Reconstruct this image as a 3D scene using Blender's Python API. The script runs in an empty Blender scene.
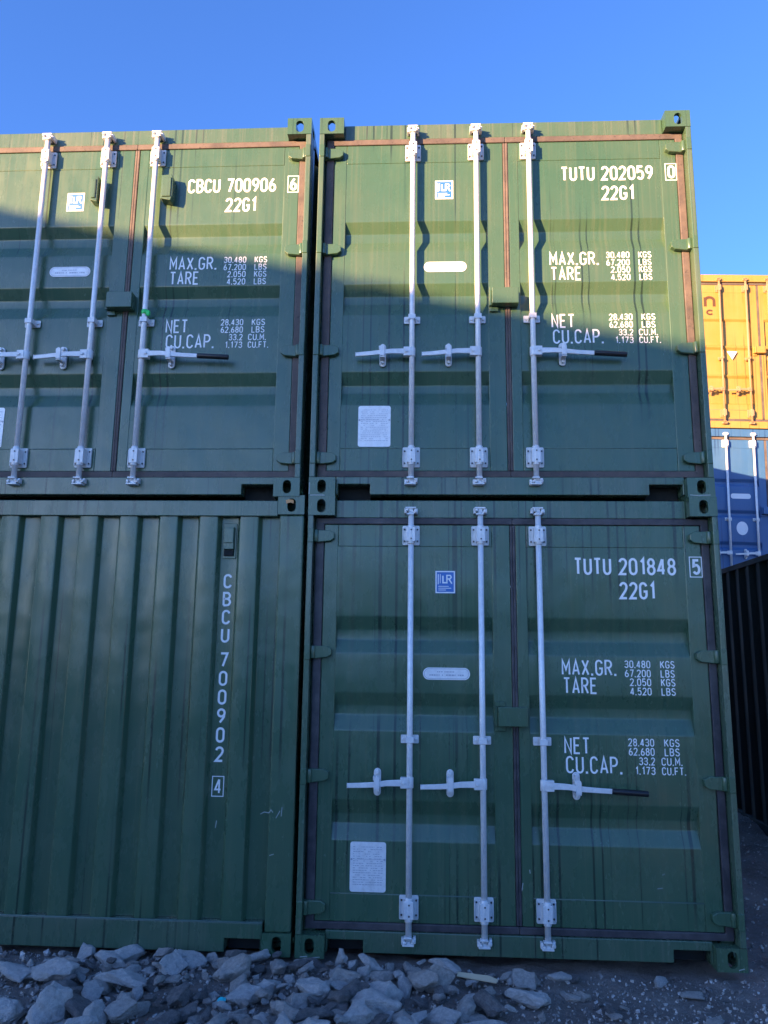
import bpy, bmesh, math, random
from mathutils import Vector, Matrix, noise, Quaternion
R = math.radians
C = bpy.context.scene.collection
scene = bpy.context.scene

# ------------------------------------------------------------------ camera, sky, sun, exposure
pitch, yaw, roll = .1824, -.0519, .0127
fw = Vector((math.sin(yaw)*math.cos(pitch), math.cos(yaw)*math.cos(pitch), math.sin(pitch)))
rt = Vector((math.cos(yaw), -math.sin(yaw), 0)); up = rt.cross(fw)
r2 = rt*math.cos(roll) + up*math.sin(roll); u2 = up*math.cos(roll) - rt*math.sin(roll)
cam_data = bpy.data.cameras.new('camera'); cam = bpy.data.objects.new('camera', cam_data); C.objects.link(cam)
cam.matrix_world = Matrix.Translation((.6987, -4.5655, 1.6487)) @ Matrix((r2, u2, -fw)).transposed().to_4x4()
cam_data.sensor_fit = 'VERTICAL'; cam_data.sensor_height = 24; cam_data.lens = 769/1024*24
cam_data.clip_start = .05; cam_data.clip_end = 6000
scene.camera = cam

SUN_EL = 9.08
sun_from = Vector((-1, -1, math.sqrt(2)*math.tan(R(SUN_EL)))).normalized()
w = bpy.data.worlds.new('World'); scene.world = w; w.use_nodes = True
nt = w.node_tree; bg = nt.nodes['Background']
sky = nt.nodes.new('ShaderNodeTexSky'); sky.sky_type = 'NISHITA'; sky.sun_disc = False
sky.sun_elevation = R(SUN_EL); sky.sun_rotation = R(225)
sky.air_density = 1.0; sky.dust_density = .9; sky.ozone_density = 3.5; sky.altitude = 200
tint = nt.nodes.new('ShaderNodeMix'); tint.data_type = 'RGBA'; tint.blend_type = 'MULTIPLY'; tint.inputs[0].default_value = 1
tint.inputs[7].default_value = (.268, .342, .525, 1)      # the deep cold blue of the clear winter sky
nt.links.new(sky.outputs[0], tint.inputs[6]); nt.links.new(tint.outputs[2], bg.inputs[0]); bg.inputs[1].default_value = .15
sl = bpy.data.lights.new('sun', 'SUN'); sl.energy = 3.15; sl.angle = R(.32); sl.color = (1, .585, .28)
so = bpy.data.objects.new('sun', sl); C.objects.link(so)
so.rotation_euler = (-sun_from).to_track_quat('-Z', 'Y').to_euler()
scene.view_settings.view_transform = 'Standard'; scene.view_settings.look = 'None'
scene.view_settings.exposure = 2.85; scene.view_settings.gamma = 1; scene.view_settings.use_curve_mapping = False

# ------------------------------------------------------------------ materials
def mat(name, col, rough=.5, metal=0, spec=.5):
    m = bpy.data.materials.new(name); m.use_nodes = True
    b = m.node_tree.nodes['Principled BSDF']
    b.inputs['Base Color'].default_value = (*col, 1); b.inputs['Roughness'].default_value = rough
    b.inputs['Metallic'].default_value = metal; b.inputs['Specular IOR Level'].default_value = spec
    return m
def N(m, t, **kw):
    n = m.node_tree.nodes.new(t)
    for k, v in kw.items(): setattr(n, k, v)
    return n
def L(m, a, b): m.node_tree.links.new(a, b)
def mapping(m, scale, rand=True):
    tc = N(m, 'ShaderNodeTexCoord'); mp = N(m, 'ShaderNodeMapping'); mp.inputs['Scale'].default_value = scale
    if rand:
        oi = N(m, 'ShaderNodeObjectInfo'); ad = N(m, 'ShaderNodeVectorMath', operation='ADD')
        sc = N(m, 'ShaderNodeVectorMath', operation='SCALE'); sc.inputs['Scale'].default_value = 7.0
        cx = N(m, 'ShaderNodeCombineXYZ'); L(m, oi.outputs['Location'], sc.inputs[0])
        L(m, tc.outputs['Object'], ad.inputs[0]); L(m, sc.outputs[0], ad.inputs[1]); L(m, ad.outputs[0], mp.inputs[0])
    else: L(m, tc.outputs['Object'], mp.inputs[0])
    return mp.outputs[0]
def noise_n(m, vec, scale, detail=3, rough=.5):
    n = N(m, 'ShaderNodeTexNoise'); n.inputs['Scale'].default_value = scale
    n.inputs['Detail'].default_value = detail; n.inputs['Roughness'].default_value = rough
    L(m, vec, n.inputs['Vector']); return n.outputs['Fac']
def rng(m, fac, a, b, c, d):
    n = N(m, 'ShaderNodeMapRange'); n.clamp = True
    for i, v in enumerate((a, b, c, d)): n.inputs[i+1].default_value = v
    L(m, fac, n.inputs[0]); return n.outputs[0]
def mix(m, fac, a, b):
    n = N(m, 'ShaderNodeMix', data_type='RGBA')
    for s, v in ((n.inputs[6], a), (n.inputs[7], b)):
        if isinstance(v, tuple): s.default_value = (*v, 1)
        else: L(m, v, s)
    if isinstance(fac, (int, float)): n.inputs[0].default_value = fac
    else: L(m, fac, n.inputs[0])
    return n.outputs[2]
def bump(m, h, strength, dist, prev=None):
    n = N(m, 'ShaderNodeBump'); n.inputs['Strength'].default_value = strength; n.inputs['Distance'].default_value = dist
    L(m, h, n.inputs['Height'])
    if prev: L(m, prev, n.inputs['Normal'])
    return n.outputs[0]
def mul(m, a, b):
    n = N(m, 'ShaderNodeMath', operation='MULTIPLY')
    L(m, a, n.inputs[0])
    if isinstance(b, (int, float)): n.inputs[1].default_value = b
    else: L(m, b, n.inputs[1])
    return n.outputs[0]

def paint(name, col, dusty, dark, rough=.24, streak=1.0, dust_amt=.35, wave=1.0, runs=.625):
    """weathered container paint: blotchy tone, rain runs down the sheet, faint dust, oil canning"""
    m = mat(name, col, rough, 0, .65); b = m.node_tree.nodes['Principled BSDF']
    v1 = mapping(m, (1, 1, 1)); vs = mapping(m, (42, 1.5, .10)); vf = mapping(m, (70, 5, 1.1))
    big = rng(m, noise_n(m, v1, 1.7, 5, .6), .3, .7, 0, 1)
    c = mix(m, mul(m, big, dust_amt), col, dusty)
    fine = rng(m, noise_n(m, vf, 1, 3, .6), .52, .8, 0, 1)
    c = mix(m, mul(m, fine, .5*streak), c, dusty)
    run = rng(m, noise_n(m, vs, 1, 1, .3), runs, runs+.017, 0, 1)
    brk = rng(m, noise_n(m, v1, 1.1, 2), .42, .55, 0, 1)
    c = mix(m, mul(m, mul(m, run, brk), .75*min(1, streak)), c, dark)
    spk = rng(m, noise_n(m, v1, 55, 2), .74, .78, 0, 1)
    c = mix(m, mul(m, spk, .6), c, dusty)
    L(m, c, b.inputs['Base Color'])
    L(m, rng(m, noise_n(m, mapping(m, (3, 3, 1)), 2.5, 5, .7), .3, .7, rough-.06, rough+.12), b.inputs['Roughness'])
    n1 = bump(m, noise_n(m, v1, 2.6, 2, .5), .35*wave, .03)
    n2 = bump(m, noise_n(m, v1, 260, 2, .6), .12, .001, n1)
    L(m, n2, b.inputs['Normal']); return m

G_COL, G_DUST, G_DARK = (.042, .106, .060), (.130, .155, .092), (.008, .018, .015)
green = paint('green_paint', G_COL, G_DUST, G_DARK, runs=.655, dust_amt=.28)
green_streaked = paint('rain_streaked_green_paint', G_COL, G_DUST, G_DARK, runs=.60, dust_amt=.25, streak=1.1)
green_rail = paint('green_rail_paint', G_COL, (.15, .165, .12), G_DARK, streak=1.5, dust_amt=.5, wave=.4)
green_fit = paint('green_fitting_paint', G_COL, G_DUST, G_DARK, streak=.4, wave=.2)
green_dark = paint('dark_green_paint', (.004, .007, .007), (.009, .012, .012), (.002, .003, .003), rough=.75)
yellow = paint('yellow_paint', (.33, .195, .03), (.38, .26, .08), (.22, .095, .02), rough=.5, dust_amt=.6)
orange = paint('orange_rail_paint', (.62, .22, .015), (.7, .32, .05), (.3, .1, .02), rough=.5)
blue = paint('blue_paint', (.03, .11, .27), (.08, .16, .30), (.015, .05, .14), rough=.42)
yellow_rod = mat('yellow_rod_paint', (.36, .22, .12), .5)

def galvanised(name, col, rough):
    m = mat(name, col, rough, .15); b = m.node_tree.nodes['Principled BSDF']
    v = mapping(m, (1, 1, 1)); n = noise_n(m, v, 30, 4, .7)
    c = mix(m, rng(m, n, .35, .65, 0, 1), tuple(x*.86 for x in col), col)
    d = rng(m, noise_n(m, v, 9, 4, .7), .6, .72, 0, 1)
    c = mix(m, mul(m, d, .25), c, (.30, .27, .23)); L(m, c, b.inputs['Base Color'])
    L(m, bump(m, n, .15, .002), b.inputs['Normal']); return m
zinc = galvanised('galvanised_steel', (.82, .83, .83), .42)
zinc_fit = galvanised('zinc_plated_fitting', (.76, .77, .77), .46)
rubber = mat('dusty_rubber_seal', (.1, .08, .075), .7)
b = rubber.node_tree.nodes['Principled BSDF']
v = mapping(rubber, (1, 1, 1))
cr = mix(rubber, rng(rubber, noise_n(rubber, v, 6, 5, .7), .3, .7, 0, 1), (.06, .050, .050), (.145, .112, .098))
cr = mix(rubber, rng(rubber, noise_n(rubber, v, 60, 3, .7), .62, .68, 0, 1), cr, (.035, .03, .032))
L(rubber, cr, b.inputs['Base Color']); L(rubber, bump(rubber, noise_n(rubber, v, 22, 3), .4, .004), b.inputs['Normal'])
seal_dark = mat('dark_rubber_seal', (.034, .030, .036), .55); b = seal_dark.node_tree.nodes['Principled BSDF']; v = mapping(seal_dark, (1, 1, 1))  # darker rubber for the seals of the lower right container
L(seal_dark, mix(seal_dark, rng(seal_dark, noise_n(seal_dark, v, 9, 5, .7), .4, .75, 0, 1), (.034, .030, .036), (.10, .09, .09)), b.inputs['Base Color'])
L(seal_dark, bump(seal_dark, noise_n(seal_dark, v, 22, 3), .4, .004), b.inputs['Normal'])
black = mat('black_grip', (.012, .012, .014), .4)
void = mat('dark_underframe', (.012, .014, .014), .9)
white = mat('white_lettering', (.88, .88, .87), .5)
white_wear = mat('worn_white_lettering', (.72, .74, .72), .5)
bb = white_wear.node_tree.nodes['Principled BSDF']
vv = mapping(white_wear, (1, 1, 1))
L(white_wear, mix(white_wear, rng(white_wear, noise_n(white_wear, vv, 70, 3, .7), .60, .68, 0, .6), (.86, .87, .86), (.3, .36, .3)), bb.inputs['Base Color'])
plate_m = galvanised('aluminium_plate', (.88, .88, .88), .4)
plate_print = mat('plate_print', (.42, .44, .50), .5)
decal_blue = mat('decal_blue', (.03, .15, .46), .4)
decal_white = mat('decal_white', (.80, .82, .84), .4)
tag_green = mat('green_seal_plastic', (.02, .62, .12), .35)
bolt_m = mat('bolt_head', (.06, .06, .07), .5, .5)
weld = mat('pale_weld_bead', (.10, .16, .13), .5)
orange_m = mat('orange_spot', (.62, .33, .14), .8)
brown = mat('brown_lettering', (.09, .04, .02), .6)
scuff = mat('pale_scuff', (.36, .40, .38), .6)

# ------------------------------------------------------------------ mesh helpers
class MB:
    def __init__(s): s.v = []; s.f = []; s.m = []; s.cur = 0; s.smooth = []
    def add(s, vs, fs, sm=False):
        o = len(s.v); s.v += [tuple(x) for x in vs]
        for f in fs: s.f.append([o+i for i in f]); s.m.append(s.cur); s.smooth.append(sm)
        return s
    def box(s, x0, x1, y0, y1, z0, z1):
        return s.add([(x0,y0,z0),(x1,y0,z0),(x1,y1,z0),(x0,y1,z0),(x0,y0,z1),(x1,y0,z1),(x1,y1,z1),(x0,y1,z1)],
                     [(0,3,2,1),(4,5,6,7),(0,1,5,4),(1,2,6,5),(2,3,7,6),(3,0,4,7)])
    def prism_y(s, poly, y0, y1):          # poly in (x, z)
        n = len(poly)
        if sum(poly[i][0]*poly[(i+1) % n][1]-poly[(i+1) % n][0]*poly[i][1] for i in range(n)) < 0: poly = poly[::-1]
        vs = [(x, y0, z) for x, z in poly]+[(x, y1, z) for x, z in poly]
        return s.add(vs, [tuple(range(n)), tuple(range(2*n-1, n-1, -1))]+[(i, n+i, n+(i+1) % n, (i+1) % n) for i in range(n)])
    def cyl(s, p0, p1, r, n=14, r1=None):
        p0, p1 = Vector(p0), Vector(p1); d = (p1-p0).normalized()
        a = d.orthogonal().normalized(); b = d.cross(a); r1 = r if r1 is None else r1
        vs = [p0+(a*math.cos(t)+b*math.sin(t))*r for t in [2*math.pi*i/n for i in range(n)]]
        vs += [p1+(a*math.cos(t)+b*math.sin(t))*r1 for t in [2*math.pi*i/n for i in range(n)]]
        o = len(s.v)
        s.add(vs, [(i, (i+1) % n, n+(i+1) % n, n+i) for i in range(n)], True)
        s.f += [[o+i for i in range(n-1, -1, -1)], [o+n+i for i in range(n)]]; s.m += [s.cur]*2; s.smooth += [False]*2
        return s
    def rounded(s, pts, r=.008, n=3):       # soften the folds of a pressed sheet profile
        out = [pts[0]]
        for i in range(1, len(pts)-1):
            a, p, c = Vector(pts[i-1]), Vector(pts[i]), Vector(pts[i+1])
            l0, l1 = (a-p).length, (c-p).length; q = min(r, l0*.45, l1*.45)
            if abs((a-p).normalized().dot((c-p).normalized())) > .999: out.append(pts[i]); continue
            p0 = p+(a-p).normalized()*q; p1 = p+(c-p).normalized()*q
            for k in range(n+1): t = k/n; out.append(tuple(p0*(1-t)**2+p*2*t*(1-t)+p1*t*t))
        out.append(pts[-1]); return out
    def strip(s, a, b, sm=False):                    # sheet between two polylines
        n = len(a)
        return s.add(list(a)+list(b), [(i, i+1, n+i+1, n+i) for i in range(n-1)], sm)
    def build(s, name, mats, parent=None, bevel=0, label=None, solid=0):
        me = bpy.data.meshes.new(name); me.from_pydata(s.v, [], s.f); me.update()
        mats = mats if isinstance(mats, (list, tuple)) else [mats]
        for m in mats: me.materials.append(m)
        me.polygons.foreach_set('material_index', s.m); me.polygons.foreach_set('use_smooth', s.smooth)
        o = bpy.data.objects.new(name, me); C.objects.link(o); o.parent = parent
        if label: o['label'] = label
        if solid:
            mo = o.modifiers.new('s', 'SOLIDIFY'); mo.thickness = solid; mo.offset = 0
            if any(s.smooth): es = o.modifiers.new('e', 'EDGE_SPLIT'); es.split_angle = R(50)
        if bevel:
            mo = o.modifiers.new('b', 'BEVEL'); mo.width = bevel; mo.segments = 2; mo.limit_method = 'ANGLE'; mo.angle_limit = R(35)
        return o
def thing(name, label, cat, loc, group=None, rz=0):
    o = bpy.data.objects.new(name, None); C.objects.link(o); o.location = loc; o.rotation_euler.z = rz
    o['label'] = label; o['category'] = cat; o.empty_display_size = .2
    if group: o['group'] = group
    return o
def arc(cx, cz, rx, rz, a0, a1, n=8):
    return [(cx+rx*math.cos(R(a0+(a1-a0)*i/n)), cz+rz*math.sin(R(a0+(a1-a0)*i/n))) for i in range(n+1)]
def rrect(x0, x1, z0, z1, r, n=5):
    return arc(x1-r, z0+r, r, r, -90, 0, n)+arc(x1-r, z1-r, r, r, 0, 90, n)+arc(x0+r, z1-r, r, r, 90, 180, n)+arc(x0+r, z0+r, r, r, 180, 270, n)

# stroke lettering (glyph box 0.5 wide, 1 high)
W_ = .5
GL = {
 '0': [arc(.25,.75,.25,.25,180,0)+arc(.25,.25,.25,.25,0,-180)+[(0,.75)]],
 '1': [[(.08,.80),(.27,1),(.27,0)]],
 '2': [arc(.25,.75,.25,.25,170,-20,9)+[(.42,.52),(0,.0),(.5,.0)]],
 '3': [arc(.25,.76,.24,.24,165,-75,9)+[(.2,.52)]+arc(.24,.26,.26,.26,80,-165,10)],
 '4': [[(.36,0),(.36,1)], [(.33,1),(0,.26),(.5,.26)]],
 '5': [[(.46,1),(.06,1),(.03,.56)]+arc(.25,.32,.25,.32,125,-150,10)],
 '6': [arc(.25,.27,.25,.27,0,360,14), [(0,.27),(.05,.6),(.33,1)]],
 '7': [[(0,1),(.5,1),(.18,0)]],
 '8': [arc(.25,.76,.22,.24,0,360,14), arc(.25,.27,.25,.27,0,360,14)],
 '9': [arc(.25,.73,.25,.27,0,360,14), [(.5,.73),(.45,.4),(.17,0)]],
 'T': [[(0,1),(.5,1)], [(.25,1),(.25,0)]],
 'U': [[(0,1),(0,.25)]+arc(.25,.25,.25,.25,180,360)+[(.5,.25),(.5,1)]],
 'G': [arc(.25,.75,.25,.25,10,180)+arc(.25,.25,.25,.25,180,360)+[(.5,.45),(.27,.45)]],
 'C': [arc(.25,.75,.25,.25,10,180)+arc(.25,.25,.25,.25,180,350)],
 'B': [[(0,0),(0,1),(.25,1)]+arc(.25,.76,.22,.24,90,-90)+[(0,.52)], [(.25,.52)]+arc(.24,.26,.26,.26,85,-90)+[(0,0)]],
 'M': [[(0,0),(0,1),(.29,.35),(.58,1),(.58,0)]],
 'A': [[(0,0),(.26,1),(.52,0)], [(.08,.28),(.44,.28)]],
 'X': [[(0,0),(.5,1)], [(0,1),(.5,0)]],
 'R': [[(0,0),(0,1),(.25,1)]+arc(.25,.75,.24,.25,90,-90)+[(0,.5)], [(.24,.5),(.5,0)]],
 'E': [[(.45,1),(0,1),(0,0),(.46,0)], [(0,.52),(.38,.52)]],
 'N': [[(0,0),(0,1),(.5,0),(.5,1)]],
 'P': [[(0,0),(0,1),(.25,1)]+arc(.25,.73,.25,.27,90,-90)+[(0,.46)]],
 'K': [[(0,0),(0,1)], [(.5,1),(0,.42)], [(.16,.6),(.5,0)]],
 'S': [arc(.25,.76,.24,.24,20,200,8)+[(.06,.62),(.42,.42)]+arc(.25,.25,.25,.25,20,-165,9)],
 'L': [[(0,1),(0,0),(.44,0)]],
 'F': [[(.45,1),(0,1),(0,0)], [(0,.52),(.38,.52)]],
 'n': [[(0,0),(0,.7)], [(0,.45)]+arc(.25,.45,.25,.25,180,0)+[(.5,0)]],
 'c': [arc(.25,.35,.25,.33,40,320,10)],
 '.': None, ' ': None}
def stroke(mb, pts, t, y):
    P = [Vector(p) for p in pts]
    q = [P[0]]
    for p in P[1:]:
        if (p-q[-1]).length > 1e-5: q.append(p)
    P = q; closed = (P[0]-P[-1]).length < 1e-4
    if closed: P = P[:-1]
    n = len(P); Lp = []; Rp = []
    for i in range(n):
        a = P[i-1] if (closed or i) else None; c = P[(i+1) % n] if (closed or i < n-1) else None
        d0 = (P[i]-a).normalized() if a is not None else None; d1 = (c-P[i]).normalized() if c is not None else None
        if d0 is None: d0 = d1
        if d1 is None: d1 = d0
        nn = Vector((-d0.y-d1.y, d0.x+d1.x))
        nn = nn.normalized() if nn.length > 1e-3 else Vector((-d0.y, d0.x))
        k = t/2/max(.35, nn.dot(Vector((-d0.y, d0.x))))
        Lp.append(P[i]+nn*k); Rp.append(P[i]-nn*k)
    if closed: Lp.append(Lp[0]); Rp.append(Rp[0])
    mb.add([(p.x, y, p.y) for p in Rp]+[(p.x, y, p.y) for p in Lp], [(i, i+1, len(Rp)+i+1, len(Rp)+i) for i in range(len(Rp)-1)])
def text(mb, s, x0, x1, z0, z1, y, t):
    """white stencil text fitted to a box on the plane y"""
    adv = []; pen = 0
    for ch in s:
        wd = {'M': .58, 'A': .52, '.': .06, ' ': .28, '1': .32, 'L': .44, 'E': .46, 'F': .46}.get(ch, .5)
        adv.append(pen);  pen += wd+(.30 if ch != ' ' else 0)
    tot = pen-.30; h = z1-z0-t; sx = (x1-x0-t)/tot
    for ch, a in zip(s, adv):
        if ch == '.': mb.add([(x0+a*sx, y, z0), (x0+a*sx+t*1.15, y, z0), (x0+a*sx+t*1.15, y, z0+t*1.15), (x0+a*sx, y, z0+t*1.15)], [(0,1,2,3)])
        elif ch != ' ':
            for k, pl in enumerate(GL[ch]): stroke(mb, [(x0+t/2+(a+px)*sx, z0+t/2+pz*h) for px, pz in pl], t, y-.0001*k)
def frame_rect(mb, x0, x1, z0, z1, t, y):
    stroke(mb, [(x0,z0),(x1,z0),(x1,z1),(x0,z1),(x0,z0)], t, y)

# ------------------------------------------------------------------ corner casting (hollow, with slotted openings)
CW, CD, CH = .162, .178, .118
def evaluated(o):
    dg = bpy.context.evaluated_depsgraph_get(); me = bpy.data.meshes.new_from_object(o.evaluated_get(dg)); return me
def casting_mesh():
    a = MB().box(0, CW, 0, CD, 0, CH).build('tmp', green_fit)
    cuts = [MB().box(.026, CW-.022, .028, CD-.02, .022, CH-.026)]
    cuts.append(MB().prism_y([(CW/2-.002+x, CH/2-.002+z) for x, z in arc(0,.016,.026,.026,0,180,8)+arc(0,-.016,.026,.026,180,360,8)], -.02, .06))
    t = MB(); t.prism_y([(x, z) for x, z in arc(0,.03,.031,.031,0,180,8)+arc(0,-.03,.031,.031,180,360,8)], 0, .06)
    t.v = [(CW/2+x, CD/2+z, CH-.04+y) for x, y, z in t.v]; cuts.append(t)
    t = MB(); t.prism_y([(x, z) for x, z in arc(.02,0,.026,.026,-90,90,8)+arc(-.02,0,.026,.026,90,270,8)], -.02, .06)
    t.v = [(y, CD/2+x, CH/2+z) for x, y, z in t.v]; cuts.append(t)
    objs = [a]
    for c in cuts:
        o = c.build('tmp', void); bm = bmesh.new(); bm.from_mesh(o.data); bmesh.ops.recalc_face_normals(bm, faces=bm.faces); bm.to_mesh(o.data); bm.free()
        o.data.materials.clear(); objs.append(o)
        mo = a.modifiers.new('c', 'BOOLEAN'); mo.operation = 'DIFFERENCE'; mo.solver = 'EXACT'; mo.object = o
    bpy.context.view_layer.update(); me = evaluated(a)
    for o in objs:
        m0 = o.data; bpy.data.objects.remove(o); bpy.data.meshes.remove(m0)
    me.name = 'corner_casting'; return me
CAST = casting_mesh()
CASTS = {}
def casting(parent, x, y, z, fx, fy, fz, m):
    if m.name not in CASTS:
        me = CAST.copy(); me.materials.clear(); me.materials.append(m); CASTS[m.name] = me
    o = bpy.data.objects.new('corner_casting', CASTS[m.name]); C.objects.link(o); o.parent = parent
    o.location = (x, y, z); o.scale = (fx, fy, fz)
    mo = o.modifiers.new('b', 'BEVEL'); mo.width = .005; mo.segments = 2; mo.limit_method = 'ANGLE'; mo.angle_limit = R(50)
    return o

W, D, H = 2.438, 6.058, 2.591
def copy_children(src, dst):
    for ch in list(src.children):
        c = ch.copy(); C.objects.link(c); c.parent = dst; copy_children(ch, c)

def body(root, m, mr, mf, blind_front=True, notch=True):
    """castings, posts, rails, corrugated side walls, roof, rear wall; the front (y=0) end is left to the caller"""
    for z, fz in ((0, -1), (H, 1)):
        for x, fx in ((0, 1), (W, -1)):
            for y, fy in ((0, 1), (D, -1)):
                casting(root, x, y, z + (CH if fz < 0 else -CH), fx, fy, fz, mf)
    def side(x, s, name):
        # corrugated side wall standing at x, s = inward direction
        prof = []; y = .16; off = [(0, .012), (.072, .012), (.14, .048), (.21, .048), (.278, .012)]
        while y < D-.45:
            for dy, dx in off[:-1]: prof.append((x+s*dx, y+dy))
            y += .278
        prof += [(x+s*.012, y), (x+s*.012, D-.16)]
        a = MB(); a.strip([(px, py, .155) for px, py in prof], [(px, py, H-.062) for px, py in prof]); a.build(name, m, root, solid=.002)
    side(0, 1, 'side_wall'); side(W, -1, 'side_wall')
    for x, s in ((0, 1), (W, -1)):
        a = MB(); xa, xb = sorted((x+s*.004, x+s*.05)); a.box(xa, xb, CD, D-CD, H-.062, H-.009); a.build('top_side_rail', mr, root, .004)
        a = MB(); xa, xb = sorted((x+s*.006, x+s*.05)); a.box(xa, xb, CD, D-CD, .02, .155); a.build('bottom_side_rail', mr, root, .004)
    # roof
    a = MB(); prof = []; y = .15
    while y < D-.3:
        prof += [(y, H-.012), (y+.09, H-.012), (y+.10, H-.028), (y+.19, H-.028)]; y += .209
    prof += [(D-.12, H-.012)]
    a.strip([(W-.05, py, pz) for py, pz in prof], [(.05, py, pz) for py, pz in prof]); a.build('roof', m, root, solid=.002)
    # floor with cross members
    a = MB(); a.box(.05, W-.05, .19, D-.12, .125, .155)
    for i in range(16): a.box(.051, W-.051, .45+i*.33, .50+i*.33, .03, .1255)
    a.build('underframe', void, root)
    # rear posts, rails and wall
    for x, s in ((0, 1), (W, -1)):
        a = MB(); xa, xb = sorted((x+s*.004, x+s*.14)); a.box(xa, xb, D-.10, D-.004, CH, H-CH); a.build('corner_post', mr, root, .006)
    a = MB(); a.box(CW, W-CW, D-.06, D-.008, H-.13, H-.03); a.build('rear_header', mr, root, .004)
    a = MB(); a.box(CW, W-CW, D-.06, D-.008, .02, .165); a.build('rear_sill', mr, root, .004)
    a = MB(); prof = corr_prof(.14, W-.14, D-.02, -1); a.strip([(x, y, H-.13) for x, y in prof], [(x, y, .165) for x, y in prof]); a.build('rear_wall', m, root, solid=.002)
def corr_prof(x0, x1, y, s):
    # vertical corrugation across an end wall, inner flats centred every .25 m
    prof = []; c = 1.973-.25*8
    prof.append((x0, y))
    k = c
    while k < 2.5:
        for dx, dy in ((-.070, 0), (-.052, .046), (.052, .046), (.070, 0)):
            if x0+.01 < k+dx < x1-.01: prof.append((k+dx, y+s*dy))
        k += .25
    prof.append((x1, prof[-1][1]))
    return prof
def sill_poly(z0, z1, nz=.085):
    return [(CW, z0+.0), (CW+.010, z0), (CW+.010, nz), (.372, nz), (.372, z0), (W-.372, z0), (W-.372, nz), (W-CW-.010, nz), (W-CW-.010, z0), (W-CW, z0), (W-CW, z1), (CW, z1)]

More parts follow.
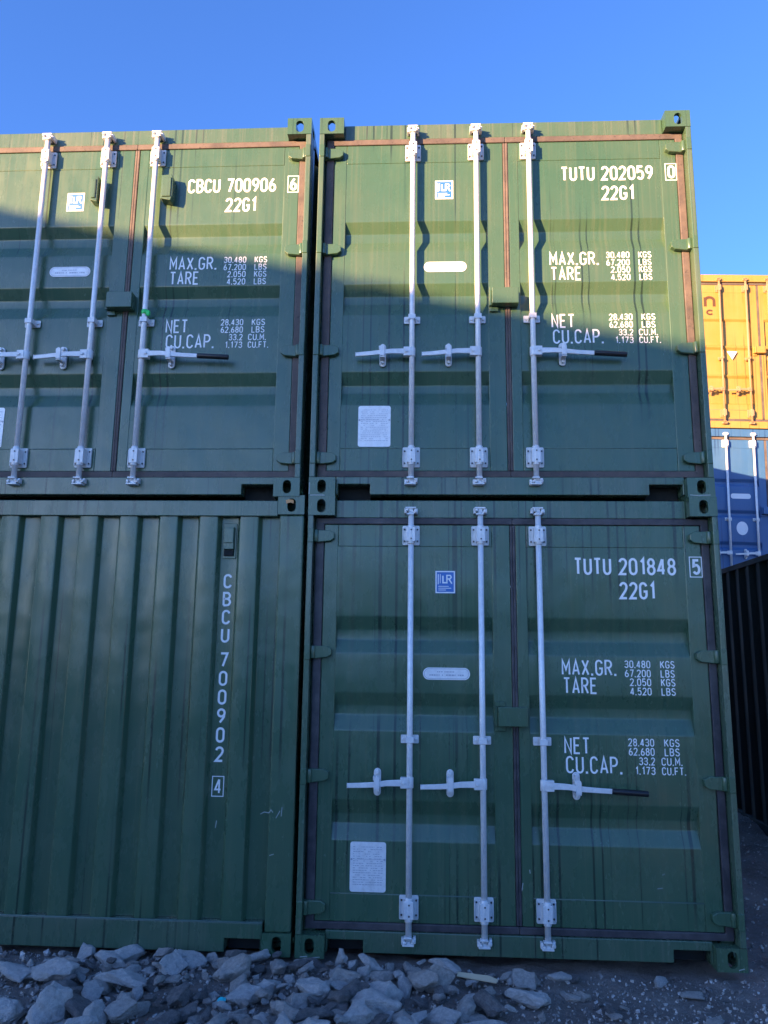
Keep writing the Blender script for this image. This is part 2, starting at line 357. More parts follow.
def lock_rod(parent, x, fit, rodm, hdir, sleeve, plain=False):
    HZ = .64 if plain else .93
    YR = .020
    r = MB(); r.cyl((x, YR, .10), (x, YR, 2.50), .017, 16)
    rod = r.build('locking_bar', rodm, parent)
    for z, s in ((2.50, 1), (.10, -1)):       # cams and their keepers
        c = MB(); c.box(x-.012, x+.012, YR-.014, .058, z-.012*s if s > 0 else z-.02, z+.02 if s > 0 else z+.012)
        c.box(x-.034, x+.030, YR-.020, .054, z+s*.020-.005, z+s*.020+.005)
        c.box(x-.026, x+.018, YR-.024, .030, z-s*.018-.005, z-s*.018+.005)
        c.prism_y([(x+.012, z-.016), (x+.038, z-.010), (x+.040, z+.004), (x+.02, z+.014)], YR-.018, YR+.004)
        c.cyl((x-.022, YR-.03, z+s*.006), (x-.022, .05, z+s*.006), .008, 8)
        c.cyl((x+.026, YR-.03, z-s*.004), (x+.026, .05, z-s*.004), .006, 8)
        c.box(x-.040, x-.026, .02, .066, z+s*.006-.016, z+s*.006+.016); c.box(x+.026, x+.040, .02, .066, z-.014, z+.018)
        c.build('cam_keeper', fit, parent, .0018)
    for z, hh, ww in ((2.358, .060, .052), (.258, .064, .054)):
        c = MB(); c.prism_y(rrect(x-ww, x+ww, z-hh, z+hh, .008, 3), .058, .068)
        for s in (-1, 1): c.box(*sorted((x+s*(ww-.006), x+s*ww)), .050, .0585, z-hh+.012, z+hh-.012)
        c.box(x-.026, x+.026, -.002, .0575, z-hh*.72, z+hh*.72)
        c.cyl((x, YR-.002, z-hh*.95), (x, YR-.002, z+hh*.95), .0215, 14)
        br = c.build('bar_bracket', fit, parent, .0025)
        if not plain:
            c = MB()
            for bz in (-.62, .62): c.cyl((x+.002, -.0055, z+bz*hh*.72), (x+.002, .0, z+bz*hh*.72), .005, 8)
            for s in (-1, 1):
                for bz in (-.6, .6): c.cyl((x+s*(ww-.013), .053, z+bz*hh), (x+s*(ww-.013), .0575, z+bz*hh), .0055, 8)
            c.build('bolt', bolt_m, parent)
    c = MB(); z = 1.165; c.prism_y(rrect(x-.052, x+.052, z-.024, z+.024, .006, 3), .060, .0685)
    c.box(x-.023, x+.023, -.001, .0595, z-.017, z+.017)
    for s in (-1, 1): c.cyl((x+s*.038, .052, z), (x+s*.038, .0595, z), .008, 10)
    c.build('bar_guide', fit, parent, .002)
    # handle
    z = HZ; s = hdir
    c = MB(); c.box(*sorted((x+s*.004, x+s*.052)), -.006, .034, z-.030, z+.030); c.cyl((x, YR, z-.03), (x, YR, z+.03), .023, 14)
    c.cyl((x+s*.034, -.016, z), (x+s*.034, -.010, z), .010, 10)
    c.build('handle_hub', fit, parent, .003)
    Lh = .55 if sleeve else .355
    pts = [(.045, 0), (.13, -.002), (.19, -.010), (.27, -.016), (Lh, -.020 if not sleeve else -.030)]
    c = MB(); hw = [.018, .016, .015, .014, .013]
    vs = []
    yy = [.0, -.006, -.012, -.006, .0]
    for (dx, dz), h_, y_ in zip(pts, hw, yy):
        for py, pz in ((y_-.006, -h_), (y_+.006, -h_), (y_+.006, h_), (y_-.006, h_)): vs.append((x+s*dx, py, z+dz+pz))
    fs = [(0, 1, 2, 3), (19, 18, 17, 16)]
    for i in range(4):
        for k in range(4): fs.append((i*4+k, i*4+(k+1) % 4, i*4+4+(k+1) % 4, i*4+4+k) if s < 0 else (i*4+4+k, i*4+4+(k+1) % 4, i*4+(k+1) % 4, i*4+k))
    c.add(vs, fs); hd = c.build('handle', fit, parent, .003)
    if sleeve:
        c = MB(); c.cyl((x+s*.37, -.004, z-.0205), (x+s*(Lh+.02), -.001, z-.031), .0165, 14); c.build('handle_grip', black, parent, .003)
    xc = x+s*.185
    c = MB(); c.prism_y(arc(xc, z+.050, .021, .021, 0, 180, 8)+arc(xc, z-.060, .021, .021, 180, 360, 8), .054, .066)
    c.cyl((xc, .030, z+.052), (xc, .052, z+.052), .012, 10); c.cyl((xc, .030, z-.058), (xc, .052, z-.058), .010, 10)
    c.prism_y(arc(xc, z+.020, .015, .018, 0, 180, 8)+[(xc-.015, z-.036), (xc+.015, z-.036)], -.024, -.016)
    c.box(xc-.022, xc-.012, -.014, .05, z+.012, z+.034); c.box(xc-.015, xc+.015, -.020, .054, z-.045, z-.036)
    c.build('handle_catch', fit, parent, .0025)

def door_panel(x0, x1, corr, zb=.319, zt=2.291):
    p = [(zb, .0735)]
    for top, s1, fl, s2, dp in sorted(corr):
        p += [(top-s1-fl-s2, .0735), (top-s1-fl, .0735+dp), (top-s1, .0735+dp), (top, .0735)]
    p.append((zt, .0735))
    a = MB(); p = a.rounded(p, .008, 3); a.strip([(x0, y, z) for z, y in p], [(x1, y, z) for z, y in p], True)
    # solid back so that the sheet has depth
    return a
def doors(root, m, mr, mf, rods, corr, handles=True, plain=False, rodm=None, fit=None, seal=None):
    rodm = rodm or zinc; fit = fit or zinc_fit
    def stile(a, x0, x1, z0, z1): a.box(x0, x1, .070, .118, z0, z1)
    out = []
    for (x0, x1, xa, xb) in ((.096, 1.220, .180, 1.112), (1.255, 2.352, 1.320, 2.252)):
        a = door_panel(xa-.004, xb+.004, corr)
        d = a.build('door', m, root, solid=.002)
        f = MB(); f.box(x0, xa, .070, .118, .173, 2.426); f.box(xb, x1, .070, .118, .173, 2.426)
        f.box(xa, xb, .070, .118, 2.291, 2.426); f.box(xa, xb, .070, .118, .173, .319)
        f.build('door_frame', m, d, .004)
        wl = MB(); wl.cyl((xa, .0715, .319), (xb, .0715, .319), .0032, 6)
        wl.build('weld_seam', weld, d)
        g = MB(); out.append(d)
        gx0, gx1 = (x0-.052, x0-.004) if x0 < 1 else (x0-.046, x0-.003)
        if x0 < 1: g.prism_y([(.044, .132), (1.237, .132), (1.237, .172), (.094, .172), (.094, 2.427), (1.237, 2.427), (1.237, 2.467), (.044, 2.467)], .062, .082)
        else:
            g.prism_y([(1.2375, .132), (2.400, .132), (2.400, 2.467), (1.2375, 2.467), (1.2375, 2.427), (2.354, 2.427), (2.354, .172), (1.2375, .172)], .062, .082)
            g.box(1.2215, 1.2375, .066, .084, .174, 2.425); g.box(1.2376, 1.2535, .0645, .084, .174, 2.425)
        g.build('door_seal', seal or rubber, d, .005)
        hs = 1 if x0 < 1 else -1; hx = 0 if x0 < 1 else W
        for z in (.249, .955, 1.655, 2.350):
            h = MB(); P = lambda dx, dz: (hx+hs*dx, z+dz)
            h.prism_y([P(.012, -.038), P(.060, -.038), P(.135, -.030), P(.158, -.014), P(.158, .020), P(.130, .036), P(.012, .038)], .036, .0695)
            h.cyl((hx+hs*.046, .034, z-.037), (hx+hs*.046, .034, z+.037), .016, 12)
            if not plain:
                h.box(*sorted((hx+hs*.002, hx+hs*.036)), -.004, .03, z-.045, z+.043)
            h.build('hinge', mf, d, .004)
        if not plain: pass
    # cover plate over the meeting edge
    a = MB(); a.box(1.132, 1.300, -.002, .066, 1.249, 1.357); a.build('lock_box', mf, out[1], .004)
    a = MB(); a.box(1.120, 1.176, .052, .069, 1.218, 1.2485); a.box(1.120, 1.176, .052, .069, 1.3575, 1.385); a.box(1.117, 1.1315, .03, .069, 1.249, 1.357); a.build('lock_box_bracket', mf, out[0], .003)
    for x, hd, sl_, di in rods: lock_rod(out[di], x, fit, rodm, hd, sl_, plain)
    # end frame: posts, header, sill
    for x, s in ((0, 1), (W, -1)):
        a = MB(); a.box(*sorted((x, x+s*.034)), .001, .12, CH+.001, H-CH-.001); a.box(*sorted((x+s*.0345, x+s*.1)), .088, .16, CH, H-CH)
        a.build('corner_post', mr, root, .004)
    a = MB(); a.box(CW+.001, W-CW-.001, .068 if not plain else .03, .16, 2.468, 2.577 if not plain else 2.588); a.build('door_header', mr, root, .004)
    a = MB(); a.prism_y(sill_poly(.020, .131), .050, .15); a.build('door_sill', mr, root, .004)
    a = MB(); a.box(CW+.012, .370, .155, .30, .003, .12); a.build('pocket_lining', void, root); a = MB(); a.box(W-.370, W-CW-.012, .155, .30, .003, .12); a.build('pocket_lining', void, root)
    return out

ROWS = [('MAX.GR.', 1.510, 1.827, 1.539, 1.631), ('TARE', 1.516, 1.712, 1.434, 1.528), ('NET', 1.512, 1.658, 1.097, 1.191), ('CU.CAP.', 1.519, 1.838, .991, 1.087)]
SMALL = [('30.480', 1.873, 1.585, 'KGS', 2.161), ('67.200', 1.873, 1.533, 'LBS', 2.159), ('2.050', 1.900, 1.483, 'KGS', 2.160), ('4.520', 1.900, 1.431, 'LBS', 2.159),
         ('28.430', 1.875, 1.146, 'KGS', 2.165), ('62.680', 1.876, 1.095, 'LBS', 2.163), ('33.2', 1.932, 1.043, 'CU.M.', 2.176), ('1.173', 1.908, .991, 'CU.FT.', 2.193)]
def lettering(door, owner, num, chk, dz=0):
    y = .0712
    for s, x0, x1, z0, z1 in ((owner, 1.600, 1.821, 2.127, 2.231), (num, 1.864, 2.200, 2.127, 2.231), ('22G1', 1.862, 2.072, 1.984, 2.087)):
        a = MB(); text(a, s, x0, x1, z0+dz, z1+dz, y, .0138); a.build('serial_lettering', white, door)
    a = MB(); text(a, chk, 2.293, 2.342, 2.132+dz, 2.226+dz, .0685, .0150); frame_rect(a, 2.280, 2.352-.002, 2.119+dz, 2.238+dz, .005, .0685)
    a.build('check_digit', white, door)
    d2 = dz if dz > 0 else 0
    for s, x0, x1, z0, z1 in ROWS: z0 += d2*(z0 < 1.3); z1 += d2*(z0 < 1.3); a = MB(); text(a, s, x0, x1, z0, z1, y, .0106); a.build('weight_lettering', white_wear, door)
    for n, x0, z0, u, x1 in SMALL:
        z0 += d2*(z0 < 1.3)
        a = MB(); text(a, n, x0, 2.022, z0, z0+.044, y, .0058); a.build('weight_figure', white_wear, door)
        a = MB(); text(a, u, {'KGS': 2.078, 'LBS': 2.078}.get(u, 2.058), x1, z0, z0+.044, y, .0058); a.build('weight_unit', white_wear, door)
def rows_of_print(a, x0, x1, z0, z1, n, y, t, seed):
    r = random.Random(seed)
    for i in range(n):
        z = z1-(i+.5)*(z1-z0)/n; x = x0
        while x < x1-.006:
            w_ = r.uniform(.004, .016)
            if r.random() < .75: a.add([(x, y, z-t), (min(x+w_, x1), y, z-t), (min(x+w_, x1), y, z+t), (x, y, z+t)], [(0,1,2,3)])
            x += w_+.003
def decal(door, cx, cz, inv=False):
    a = MB(); hw, hh = .060, .068
    bgm, fg = (decal_blue, decal_white)
    a.box(cx-hw, cx+hw, .0715, .0735, cz-hh, cz+hh); a.cur = 1
    frame_rect(a, cx-hw+.005, cx+hw-.005, cz-hh+.005, cz+hh-.005, .007 if not inv else .009, .0708)
    z0 = cz-.008
    stroke(a, [(cx-.042, z0-.006), (cx-.042, z0+.056)], .006, .0708); stroke(a, [(cx-.030, z0+.056), (cx-.030, z0+.0)], .004, .0708)
    stroke(a, [(cx-.014, z0+.046), (cx-.014, z0+.004), (cx+.014, z0+.004)], .009, .0708)
    stroke(a, [(cx+.010, z0+.010), (cx+.010, z0+.048), (cx+.030, z0+.048), (cx+.036, z0+.038), (cx+.030, z0+.028), (cx+.012, z0+.026)], .008, .0706)
    stroke(a, [(cx+.022, z0+.026), (cx+.040, z0-.002)], .008, .0704)
    for i in range(3): stroke(a, [(cx-.042, cz-.026-i*.011), (cx+(.02, .036, .004)[i], cz-.026-i*.011)], .004, .0708)
    a.build('class_decal', [bgm, fg], door)
def oval(door, cx, cz, hw=.138, hh=.035, y=.071, writing=True, m=None):
    a = MB(); a.prism_y(rrect(cx-hw, cx+hw, cz-hh, cz+hh, hh*.96, 7), y-.0015, y+.0025)
    if writing:
        a.cur = 1; stroke(a, rrect(cx-hw+.008, cx+hw-.008, cz-hh+.007, cz+hh-.007, (hh-.007)*.95, 7)+[(cx+hw-.008-(hh-.007)*.95, cz-hh+.007)], .0028, y-.0022)
        rows_of_print(a, cx-.055, cx+.06, cz+.004, cz+.018, 1, y-.0022, .0030, 3); rows_of_print(a, cx-.10, cx+.105, cz-.016, cz, 1, y-.0022, .0042, 7)
    a.build('oval_plate', [m or plate_m, plate_print], door)
def data_plate(door, cx, cz, seed):
    a = MB(); hw, hh = .102, .133
    a.prism_y(rrect(cx-hw, cx+hw, cz-hh, cz+hh, .014, 4), .069, .0733); a.cur = 1
    rows_of_print(a, cx-.085, cx+.085, cz-.10, cz+.112, 17, .0684, .0017, seed)
    stroke(a, [(cx-.092, cz+.040), (cx+.092, cz+.040)], .0018, .0683)
    for z in (.040,):
        for s in (-1, 1): a.prism_y(arc(cx+s*.094, cz+z, .006, .006, 0, 324, 9), .0655, .0688)
    a.build('data_plate', [plate_m, plate_print], door)

CORR = [(.822, .080, .055, .085, .036), (1.424, .075, .055, .085, .036), (1.868, .075, .062, .078, .036)]
RODS = [(.625, -1, False, 0), (1.042, -1, False, 0), (1.386, 1, True, 1)]

def green_container(label, loc, owner, num, chk, dz, inv, printed, rz=0, seed=1):
    root = thing('shipping_container', label, 'container', loc, 'stacked green shipping containers', rz)
    gm = green_streaked if num == '201848' else green
    body(root, gm, green_rail, green_fit)
    ds = doors(root, gm, green_rail, green_fit, RODS, CORR, seal=seal_dark if num == '201848' else rubber)
    lettering(ds[1], owner, num, chk, dz)
    decal(ds[0], .832, 2.078+dz, inv); oval(ds[0], .838, 1.538, writing=printed, m=plate_m if printed else decal_white); data_plate(ds[0],   .392, .462, seed)
    return root, ds

# ------------------------------------------------------------------ the green stacks
A, dA = green_container('lower right green container, doors closed, numbered TUTU 201848, resting on the gravel', (0, 0, 0), 'TUTU', '201848', '5', 0, False, True, seed=5)
B, dB = green_container('upper right green container numbered TUTU 202059, half sunlit, stacked on another green one', (-.002, .004, 2.591), 'TUTU', '202059', '0', .012, True, False, R(.1), seed=8)
Dc, dD = green_container('upper left green container numbered CBCU 700906, standing on a container with a corrugated end wall', (-2.494, 0, 2.586), 'CBCU', '700906', '6', -.03, True, True, R(-.15), seed=3)
# fittings only the upper left container has
for x0, x1, n in ((.960, 1.008, 0), (1.440, 1.520, 1)):
    a = MB(); a.prism_y([(x0, 2.02), (x1-.012*n, 2.005), (x1, 2.04), (x1, 2.16), (x1-.012*n, 2.195), (x0, 2.19)], .0, .069)
    a.box(x0+.01, x1-.01, -.008, .0, 2.03, 2.17); a.build('seal_guard', green_fit, dD[n], .004)
a = MB(); a.cyl((1.390, .020, 1.205), (1.390, .020, 1.232), .026, 10); a.box(1.405, 1.425, -.006, .016, 1.19, 1.222); a.build('security_seal', tag_green, dD[1], .003, 'bright green plastic seal on the locking bar')

# scuffed paint on castings and frames
def scuffs(root, strokes, y):
    for pts in strokes:
        a = MB(); stroke(a, pts, .005, y); a.build('scratch', scuff, root)
scuffs(B, ([(.004, .012), (.006, .05), (.005, .085)], [(.01, .005), (.06, .007), (.10, .005)], [(W-.15, .012), (W-.10, .008), (W-.03, .012)]), -.001)
scuffs(A, ([(.03, .008), (.07, .012)], [(.10, .006), (.14, .010)], [(W-.05, .012), (W-.02, .02)]), -.001)
scuffs(A, ([(2.03, .46), (2.045, .466)], [(2.00, .388), (2.03, .392)]), .0712)
scuffs(A, ([(1.255, .36), (1.262, .40)], [(1.30, .47), (1.303, .45)]), .0690)

# lower left container: corrugated blind end towards us
Cc = thing('shipping_container', 'lower left green container showing its corrugated blind end with CBCU 700902 painted vertically', 'container', (-2.462, 0, .003), 'stacked green shipping containers')
body(Cc, green, green_rail, green_fit)
for x, s in ((0, 1), (W, -1)):
    a = MB(); a.box(*sorted((x+s*.002, x+s*.152)), .012, .13, CH+.001, H-CH-.001); a.build('corner_post', green, Cc, .010)
a = MB(); a.box(CW+.001, W-CW-.001, .004, .09, 2.462, 2.558); a.build('end_header', green_rail, Cc, .004)
a = MB(); a.prism_y(sill_poly(.014, .166), .004, .10); a.build('end_sill', green_rail, Cc, .004)
a = MB(); a.box(CW+.012, .370, .105, .30, .003, .13); a.build('pocket_lining', void, Cc); a = MB(); a.box(W-.370, W-CW-.012, .105, .30, .003, .13); a.build('pocket_lining', void, Cc)
prof = corr_prof(.1525, W-.1525, .020, 1)
a = MB(); prof = a.rounded(prof, .006, 3); a.strip([(x, y, .168) for x, y in prof], [(x, y, 2.461) for x, y in prof], True); ew = a.build('end_wall', green, Cc, solid=.002)
mo = ew.modifiers
a = MB(); a.cyl((CW, .006, .169), (W-CW, .006, .169), .005, 6); a.build('weld_seam', weld, Cc)
# vertical number on the inner flat
a = MB(); yv = .0642; cx = 1.973; z = 2.113
for ch in 'CBCU 700902':
    if ch == ' ': z -= .036; a.build('owner_lettering', white, Cc); a = MB(); continue
    text(a, ch, cx-.026 if ch != '1' else cx-.02, cx+.026, z-.088, z, yv, .0130); z -= .1085
a.build('serial_lettering', white, Cc); a = MB()
text(a, '4', cx-.020, cx+.022, .835, .920, yv, .0100); frame_rect(a, cx-.033, cx+.034, .822, .932, .005, yv)
a.build('check_digit', white, Cc)
a = MB(); a.prism_y(rrect(1.931, 2.016, 2.205, 2.425, .006, 3), .058, .0655)
a.prism_y([(1.942, 2.262), (2.004, 2.262), (2.004, 2.40), (1.942, 2.40)], .036, .058); a.box(1.944, 2.002, .030, .050, 2.30, 2.392)
a.cur = 1; a.box(1.943, 2.003, .045, .0575, 2.222, 2.2605); a.build('vent', [green_fit, void], Cc, .003)
a = MB(); a.prism_y([(2.322, 2.560), (2.345, 2.566), (2.370, 2.562), (2.372, 2.540), (2.350, 2.546), (2.328, 2.538)], -.0012, .002); a.build('orange_patch', orange_m, Cc)  # small orange patch on the top right corner casting
a = MB()
for pts in ([(2.24, .74), (2.262, .752), (2.29, .748), (2.30, .765), (2.312, .75)], [(2.33, .72), (2.352, .76)], [(2.30, .52), (2.325, .528)], [(1.985, .66), (1.99, .70)], [(2.36, .73), (2.363, .78)]):
    stroke(a, pts, .0045, .0105)
a.build('scratch', scuff, Cc)

# ------------------------------------------------------------------ containers behind on the right, and the row at the left that casts the shade
def far_container(name_label, loc, m, mr, rodm, fit, corr, group='coloured containers in the far stack'):
    root = thing('shipping_container', name_label, 'container', loc, group)
    body(root, m, mr, mr)
    ds = doors(root, m, mr, mr, RODS, corr, plain=True, rodm=rodm, fit=fit)
    return root, ds
FX, FY = 4.735, 7.2
FC = [(1.84, .035, .40, .03, .03), (1.36, .035, .41, .03, .03), (.88, .035, .41, .03, .03)]
FCB = [(1.80, .045, .04, .04, .034), (1.31, .045, .04, .04, .034), (.82, .045, .04, .04, .034)]
Ye, dY = far_container('sunlit yellow container with yellow locking bars on top of the far stack', (FX, FY, 5.182), yellow, yellow, yellow_rod, yellow_rod, FC)
Bl, dB2 = far_container('bright blue container with silver locking bars under the yellow one', (FX, FY, 2.591), blue, blue, zinc, zinc_fit, FCB)
a = MB(); a.add([(.80, .070, 1.155), (.88, .070, 1.29), (.72, .070, 1.29)], [(0, 1, 2)]); a.build('triangle_mark', decal_white, dY[0])
a = MB(); text(a, 'n', .39, .575, 2.03, 2.03+.27, .0690, .045); text(a, 'c', .42, .545, 1.90, 1.90+.135, .0690, .028); a.build('brown_lettering', brown, dY[0])
a = MB(); a.prism_y([(x, z) for x, z in rrect(.68, .98, 1.49, 1.57, .035, 6)], .0695, .073); a.build('oval_plate', decal_white, dB2[0])
a = MB(); a.prism_y(arc(.83, 1.03, .085, .105, 0, 345, 23), .0695, .073); a.cur = 1; stroke(a, arc(.83, 1.03, .055, .072, 0, 360, 20), .012, .069); a.build('round_sticker', [decal_white, plate_m], dB2[0])
for o_ in (Ye, Bl): o_.rotation_euler.y = R(1.4)
Ye.location.x += H*math.sin(R(1.4)); Bl.location.x -= .03; Ye.location.x -= .03
# plain bodies (their closed ends and long sides only)
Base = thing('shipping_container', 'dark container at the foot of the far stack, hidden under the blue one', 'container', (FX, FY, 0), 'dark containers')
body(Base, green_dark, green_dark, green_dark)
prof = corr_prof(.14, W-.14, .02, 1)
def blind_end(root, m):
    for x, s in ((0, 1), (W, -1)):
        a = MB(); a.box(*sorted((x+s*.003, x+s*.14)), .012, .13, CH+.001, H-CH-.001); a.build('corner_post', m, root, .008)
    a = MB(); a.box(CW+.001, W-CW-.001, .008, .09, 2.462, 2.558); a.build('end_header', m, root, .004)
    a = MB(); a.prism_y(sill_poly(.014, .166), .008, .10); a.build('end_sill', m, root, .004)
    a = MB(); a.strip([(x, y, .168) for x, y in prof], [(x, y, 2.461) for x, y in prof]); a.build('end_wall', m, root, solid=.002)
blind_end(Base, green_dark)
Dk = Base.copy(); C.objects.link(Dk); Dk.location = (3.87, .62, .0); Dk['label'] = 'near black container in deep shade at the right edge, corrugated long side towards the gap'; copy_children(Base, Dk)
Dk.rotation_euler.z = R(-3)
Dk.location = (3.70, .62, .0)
OCC = thing('shipping_container', 'lowest container of the near pile in the far left row', 'container', (-16.17-W, -16.3, 0), 'side row of green containers')
body(OCC, green, green_rail, green_fit); blind_end(OCC, green)
for y, z, t in ((-16.3, H, 'middle container of the near pile in the far left row'), (-16.3, 2*H, 'top container of the near pile in the far left row'),
                (-22.5, 0, 'lowest container of the second pile in the far left row'), (-22.5, H, 'middle container of the second pile in the far left row'), (-22.5, 2*H, 'top container of the second pile in the far left row')):
    o = OCC.copy(); C.objects.link(o); o.location.y = y; o.location.z = z; o['label'] = t; copy_children(OCC, o)

for i, t in enumerate(('third container from the tall piles in the unseen row added opposite the doors', 'fourth container from the tall piles in the unseen row added opposite the doors', 'fifth container from the tall piles in the unseen row added opposite the doors',
                       'sixth container from the tall piles, last but one in the unseen row added opposite', 'rightmost container of the unseen row added opposite the doors',
                       'second container from the tall piles in the unseen row added opposite the doors', 'container of the unseen row added opposite, nearest the tall piles')):
    o = OCC.copy(); C.objects.link(o); o.location = (-6.5+(i if i < 5 else 3-i)*(W+.08), -20.5, 0); o['label'] = t; o['group'] = 'unseen container row added to block horizon glow'; copy_children(OCC, o)  # unseen row, added to keep warm horizon glow out of the panel reflections

# ------------------------------------------------------------------ ground
def gh(x, y):
    h = -.055
    h += .030*noise.noise(Vector((x*1.3, y*1.6, 3.1)))+.016*noise.noise(Vector((x*5, y*5, 1.7)))+.010*noise.noise(Vector((x*14, y*14, .3)))+.006*noise.noise(Vector((x*38, y*38, 5.3)))
    # rubble bank building up towards the lower left, flat to the right
    if x < 1.6 and -2.5 < y < .2: h += .035*max(0, min(1, (1.6-x)/1.5))
    # spoil heap behind the right hand side
    if x > 2.3 and y > -.1: h += .16*max(0, min(1, (y+.1)/1.6))*max(0, min(1, (x-2.3)/.6))*(1+.5*noise.noise(Vector((x*3, y*3, 0))))
    if y > -.02 and x < 2.46: h = min(h, -.03)
    return h
def axis(segs):
    out = []
    for a, b, s in segs:
        n = max(1, round((b-a)/s)); out += [a+(b-a)*i/n for i in range(n)]
    return out+[segs[-1][1]]
xs = axis([(-3000, -300, 900), (-300, -30, 90), (-30, -6, 4), (-6, -2.4, .3), (-2.4, 4.2, .022), (4.2, 9, .6), (9, 30, 5), (30, 300, 90), (300, 3000, 900)])
ys = axis([(-3000, -300, 900), (-300, -30, 90), (-30, -6, 4), (-6, -1.4, .25), (-1.4, .2, .018), (.2, 4.6, .05), (4.6, 9, .6), (9, 30, 5), (30, 300, 90), (300, 3000, 900)])
a = MB(); nx = len(xs)
vs = [(x, y, gh(x, y) if abs(x) < 30 and abs(y) < 30 else -.06) for y in ys for x in xs]
a.add(vs, [(j*nx+i, j*nx+i+1, (j+1)*nx+i+1, (j+1)*nx+i) for j in range(len(ys)-1) for i in range(nx-1)], True)
soil = mat('crushed_gravel_ground', (.08, .078, .08), .85)
b = soil.node_tree.nodes['Principled BSDF']; v = mapping(soil, (1, 1, 1), False)
c = mix(soil, rng(soil, noise_n(soil, v, 2.2, 6, .65), .35, .65, 0, 1), (.20, .158, .132), (.38, .31, .26))
c = mix(soil, rng(soil, noise_n(soil, v, 45, 4, .7), .5, .7, 0, .8), c, (.38, .33, .29))
c = mix(soil, rng(soil, noise_n(soil, v, 130, 2, .6), .70, .74, 0, .8), c, (.6, .59, .58))
L(soil, c, b.inputs['Base Color'])
n1 = bump(soil, noise_n(soil, v, 22, 7, .78), 1.0, .05); L(soil, bump(soil, noise_n(soil, v, 150, 3, .7), .8, .006, n1), b.inputs['Normal'])
g = a.build('ground', soil); g['kind'] = 'structure'

# ------------------------------------------------------------------ rubble
def stone_mat(name, c0, c1, c2):
    m = mat(name, c0, .8); b = m.node_tree.nodes['Principled BSDF']; v = mapping(m, (1, 1, 1))
    c = mix(m, rng(m, noise_n(m, v, 5, 5, .65), .35, .65, 0, 1), c0, c1)
    c = mix(m, rng(m, noise_n(m, v, 26, 5, .7), .56, .66, 0, .8), c, c2)
    c = mix(m, rng(m, noise_n(m, v, 120, 3, .7), .62, .72, 0, .5), c, tuple(x*.5 for x in c0))
    L(m, c, b.inputs['Base Color'])
    n1 = bump(m, noise_n(m, v, 12, 6, .7), .8, .03); L(m, bump(m, noise_n(m, v, 90, 4, .7), .6, .004, n1), b.inputs['Normal']); return m
st_pale = stone_mat('pale_limestone', (.50, .46, .42), (.68, .63, .57), (.30, .27, .25))
st_mid = stone_mat('grey_stone', (.42, .36, .31), (.60, .53, .46), (.25, .21, .19))
st_dark = stone_mat('dark_shale', (.15, .13, .12), (.26, .23, .205), (.40, .36, .32))
rnd = random.Random(11)
def rock_mesh(seed, flat=.62, sub=3):
    r = random.Random(seed); bm = bmesh.new()
    for i in range(r.randint(15, 24)):
        d = Vector((r.gauss(0, 1), r.gauss(0, 1), r.gauss(0, 1))).normalized()
        bm.verts.new((d.x*r.uniform(.85, 1.1), d.y*.72*r.uniform(.85, 1.1), d.z*flat*r.uniform(.85, 1.1)))
    bmesh.ops.convex_hull(bm, input=bm.verts)
    bmesh.ops.delete(bm, geom=[v for v in bm.verts if not v.link_faces], context='VERTS')
    bmesh.ops.bevel(bm, geom=list(bm.edges), offset=.05, segments=1, affect='EDGES', profile=.5, clamp_overlap=True)
    bmesh.ops.triangulate(bm, faces=bm.faces)
    for k in range(sub):
        bmesh.ops.subdivide_edges(bm, edges=[e for e in bm.edges if e.calc_length() > .16], cuts=1)
        bmesh.ops.triangulate(bm, faces=[f for f in bm.faces if len(f.verts) > 3])
    bm.normal_update()
    o = Vector((seed*3.7, seed*1.3, 0))
    for v_ in bm.verts:
        p = v_.co
        v_.co = p*(1+.26*noise.noise(p*1.3+o)+.10*noise.noise(p*3.5+o)+.05*noise.noise(p*9+o))
    me = bpy.data.meshes.new('rubble_stone'); bm.to_mesh(me); bm.free(); return me
RM = [rock_mesh(i+1, f) for i, f in enumerate((.7, .6, .8, .5, .72, .65, .55, .85, .76, .42, .68, .6, .8, .58))]
RMM = {}
def rock(x, y, size, z=None, m=st_mid, mesh=None, rot=None, label='', group=None, name='rubble_stone', sx=1, sy=1, sz=1):
    k = (mesh if mesh is not None else rnd.randrange(len(RM)), m.name)
    if k not in RMM: me = RM[k[0]].copy(); me.materials.append(m); RMM[k] = me
    o = bpy.data.objects.new(name, RMM[k]); C.objects.link(o)
    o.location = (x, y, gh(x, y)+size*.22 if z is None else z)
    o.rotation_euler = rot or (R(rnd.uniform(-22, 22)), R(rnd.uniform(-22, 22)), R(rnd.uniform(0, 360)))
    o.scale = (size*sx, size*sy, size*sz); o['label'] = label; o['category'] = 'stone'
    if group: o['group'] = group
    return o
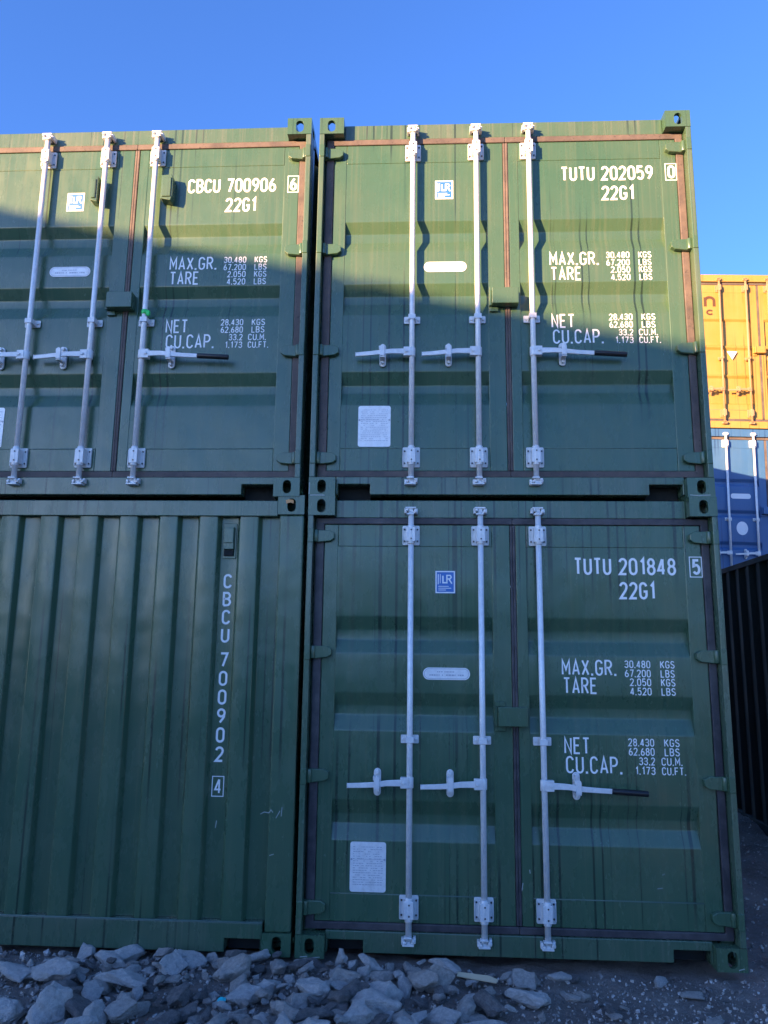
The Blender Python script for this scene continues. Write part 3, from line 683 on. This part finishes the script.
# particular stones one can point to
key = [(-.985, -.80, .17, .06, st_pale, 0, (20, -25, 60), 'large pale pyramid shaped stone at the bottom left of the picture', .9, 1, 1.35),
       (-1.22, -.80, .15, .03, st_pale, 4, (5, 5, 10), 'rounded pale stone against the left of the large pyramid stone', 1.1, 1, .9),
       (-.80, -.42, .17, .045, st_pale, 3, (14, 6, 8), 'long flat pale slab lying in the rubble left of the middle', 1.25, .75, .6),
       (-1.38, -.36, .13, .04, st_pale, 9, (8, 4, -10), 'flat pale slab near the left edge, in front of the corrugated end', 1.35, .8, .7),
       (.265, -.075, .062, .055, st_pale, 2, (0, 30, 20), 'leftmost pale stone jammed under the fork pocket notch', .9, 1, 1.25),
       (.335, -.115, .060, .035, st_pale, 8, (0, 0, 80), 'small square pale stone between two others under the notch', 1, .9, .9),
       (.430, -.120, .088, .050, st_pale, 5, (0, 25, -30), 'pale stone leaning right of the fork pocket notch', 1.1, .9, .95),
       (.775, -.28, .13, .045, st_mid, 7, (30, 20, 40), 'upright wedge shaped grey stone in front of the middle locking bars', .95, .7, 1.1),
       (.30, -.25, .13, .03, st_mid, 12, (8, -4, 15), 'broad grey stone just below the stones in the notch', 1.1, .9, .9),
       (1.22, -.40, .13, .02, st_pale, 1, (5, 8, -20), 'long pale stone lying right of centre on bare gravel', 1.3, .8, .75),
       (1.42, -.13, .08, .02, st_pale, 10, (0, 4, 10), 'flat pale stone against the sill beneath the right locking bar', 1.2, .7, .7),
       (1.02, -.36, .075, .02, st_mid, 13, (10, 0, 50), 'small round grey stone left of the long pale stone', 1, 1, 1),
       (1.44, -.36, .055, .01, st_mid, 6, (0, 10, 0), 'small grey stone right of the long pale stone on gravel', 1.2, .9, .9),
       (1.00, -.72, .12, .02, st_pale, 11, (4, 4, 30), 'pale stone cut by the bottom edge right of the middle', 1.3, .8, .8),
       (-.27, -.25, .14, .045, st_mid, 4, (10, -20, 30), 'rounded grey stone below the corner casting of the corrugated end', 1.1, .8, .9),
       (2.08, -.20, .07, -.02, st_mid, 9, (5, 0, 20), 'flat half buried stone in front of the right corner casting', 1.3, 1, .6)]
placed = []
for x, y, s, z, m, k, rr, lab, sx, sy, sz in key:
    rock(x, y, s*.78, z-.02, m, k, tuple(R(q) for q in rr), lab, None, sx=sx, sy=sy, sz=sz); placed.append((x, y, s*.55))
bands = [('angular grey stone in the rubble in front of the corrugated container end', 'rubble in front of the corrugated container end'),
         ('angular grey stone in the rubble in front of the lower doors', 'rubble in front of the lower doors'),
         ('small stone scattered on the bare gravel at the right', 'stones on the bare gravel at the right')]
count = 0; tries = 0
while count < 284 and tries < 16000:
    tries += 1
    x = rnd.uniform(-2.2, 2.9); y = -rnd.uniform(.02, 1.02)
    if abs(x-.6) > 1.9+abs(y)*-.25 and x < 0: continue
    dens = 1 if x < .6 else max(.0, 1-(x-.6)/1.15)**1.2
    if rnd.random() > dens*.97+.035: continue
    s = rnd.choice((.028, .034, .04, .048, .056, .066, .08, .09, .105)) if x < 1.25 else rnd.choice((.018, .024, .034, .05))
    if any((x-px)**2+(y-py)**2 < ((s+ps)*.46)**2 for px, py, ps in placed): continue
    placed.append((x, y, s)); count += 1
    bi = 0 if x < -.03 else (1 if x < 1.2 else 2)
    m = rnd.choices((st_pale, st_mid, st_dark), (.30, .40, .30))[0]
    lift = rnd.choice((0, 0, .02, .035))
    rock(x, y, s, gh(x, y)+s*.30+(lift if bi < 2 else 0), m, None, None, bands[bi][0], bands[bi][1], sx=rnd.uniform(.9, 1.35), sy=rnd.uniform(.8, 1.1), sz=rnd.uniform(.6, 1.0))
# fine gravel: uncountable chips as one object
a = MB(); rg = random.Random(5)
for i in range(15000):
    if i < 11500: x = rg.uniform(-2.3, 3.3); y = -rg.uniform(-.03, 1.35)
    else: x = rg.uniform(2.5, 3.9); y = rg.uniform(-.2, 4.0)
    s = .0035+.013*rg.random()**3.2
    if x < .5: s = .004+.022*rg.random()**3.2
    c_ = Vector((x, y, gh(x, y)+s*.35)); q = Quaternion((rg.gauss(0,1), rg.gauss(0,1), rg.gauss(0,1), rg.gauss(0,1))).normalized()
    pts = [Vector(p) for p in ((1,0,0),(-.9,.2,0),(0,.8,0),(.1,-.9,.1),(0,0,.6),(.1,.1,-.6))]
    a.cur = rg.choices((0, 1, 2), (.10, .35, .55))[0]
    a.add([c_+q@(p*s*rg.uniform(.7, 1.3)) for p in pts], [(0,2,4),(2,1,4),(1,3,4),(3,0,4),(2,0,5),(1,2,5),(3,1,5),(0,3,5)])
g = a.build('gravel', [st_pale, st_mid, st_dark]); g['kind'] = 'stuff'; g['label'] = 'fine dark grey gravel chips over the ground'; g['category'] = 'gravel'
# odds and ends in the rubble
a = MB(); a.prism_y([(-.105, -.008), (.10, -.016), (.112, .004), (.06, .016), (-.10, .014)], -.022, .022)
o = a.build('wood_offcut', mat('pale_timber', (.52, .42, .27), .75), None, .003); o.location = (.985, -.165, -.005); o.rotation_euler = (R(-25), R(4), R(-4))
o['label'] = 'pale yellowish strip of wood lying below the middle locking bars'; o['category'] = 'wood offcut'
a = MB(); pts = [(.0, 0, 0), (.012, .004, .006), (.028, -.004, .008), (.04, .004, .002)]
a.strip([(p[0], p[1]-.010, p[2]) for p in pts], [(p[0]*.9, p[1]+.012, p[2]+.006) for p in pts])
o = a.build('litter_scrap', mat('turquoise_plastic', (.03, .50, .55), .4), solid=.001); o.location = (-.245, -.70, .06)
o['label'] = 'tiny turquoise plastic scrap among the stones at the bottom edge'; o['category'] = 'litter'
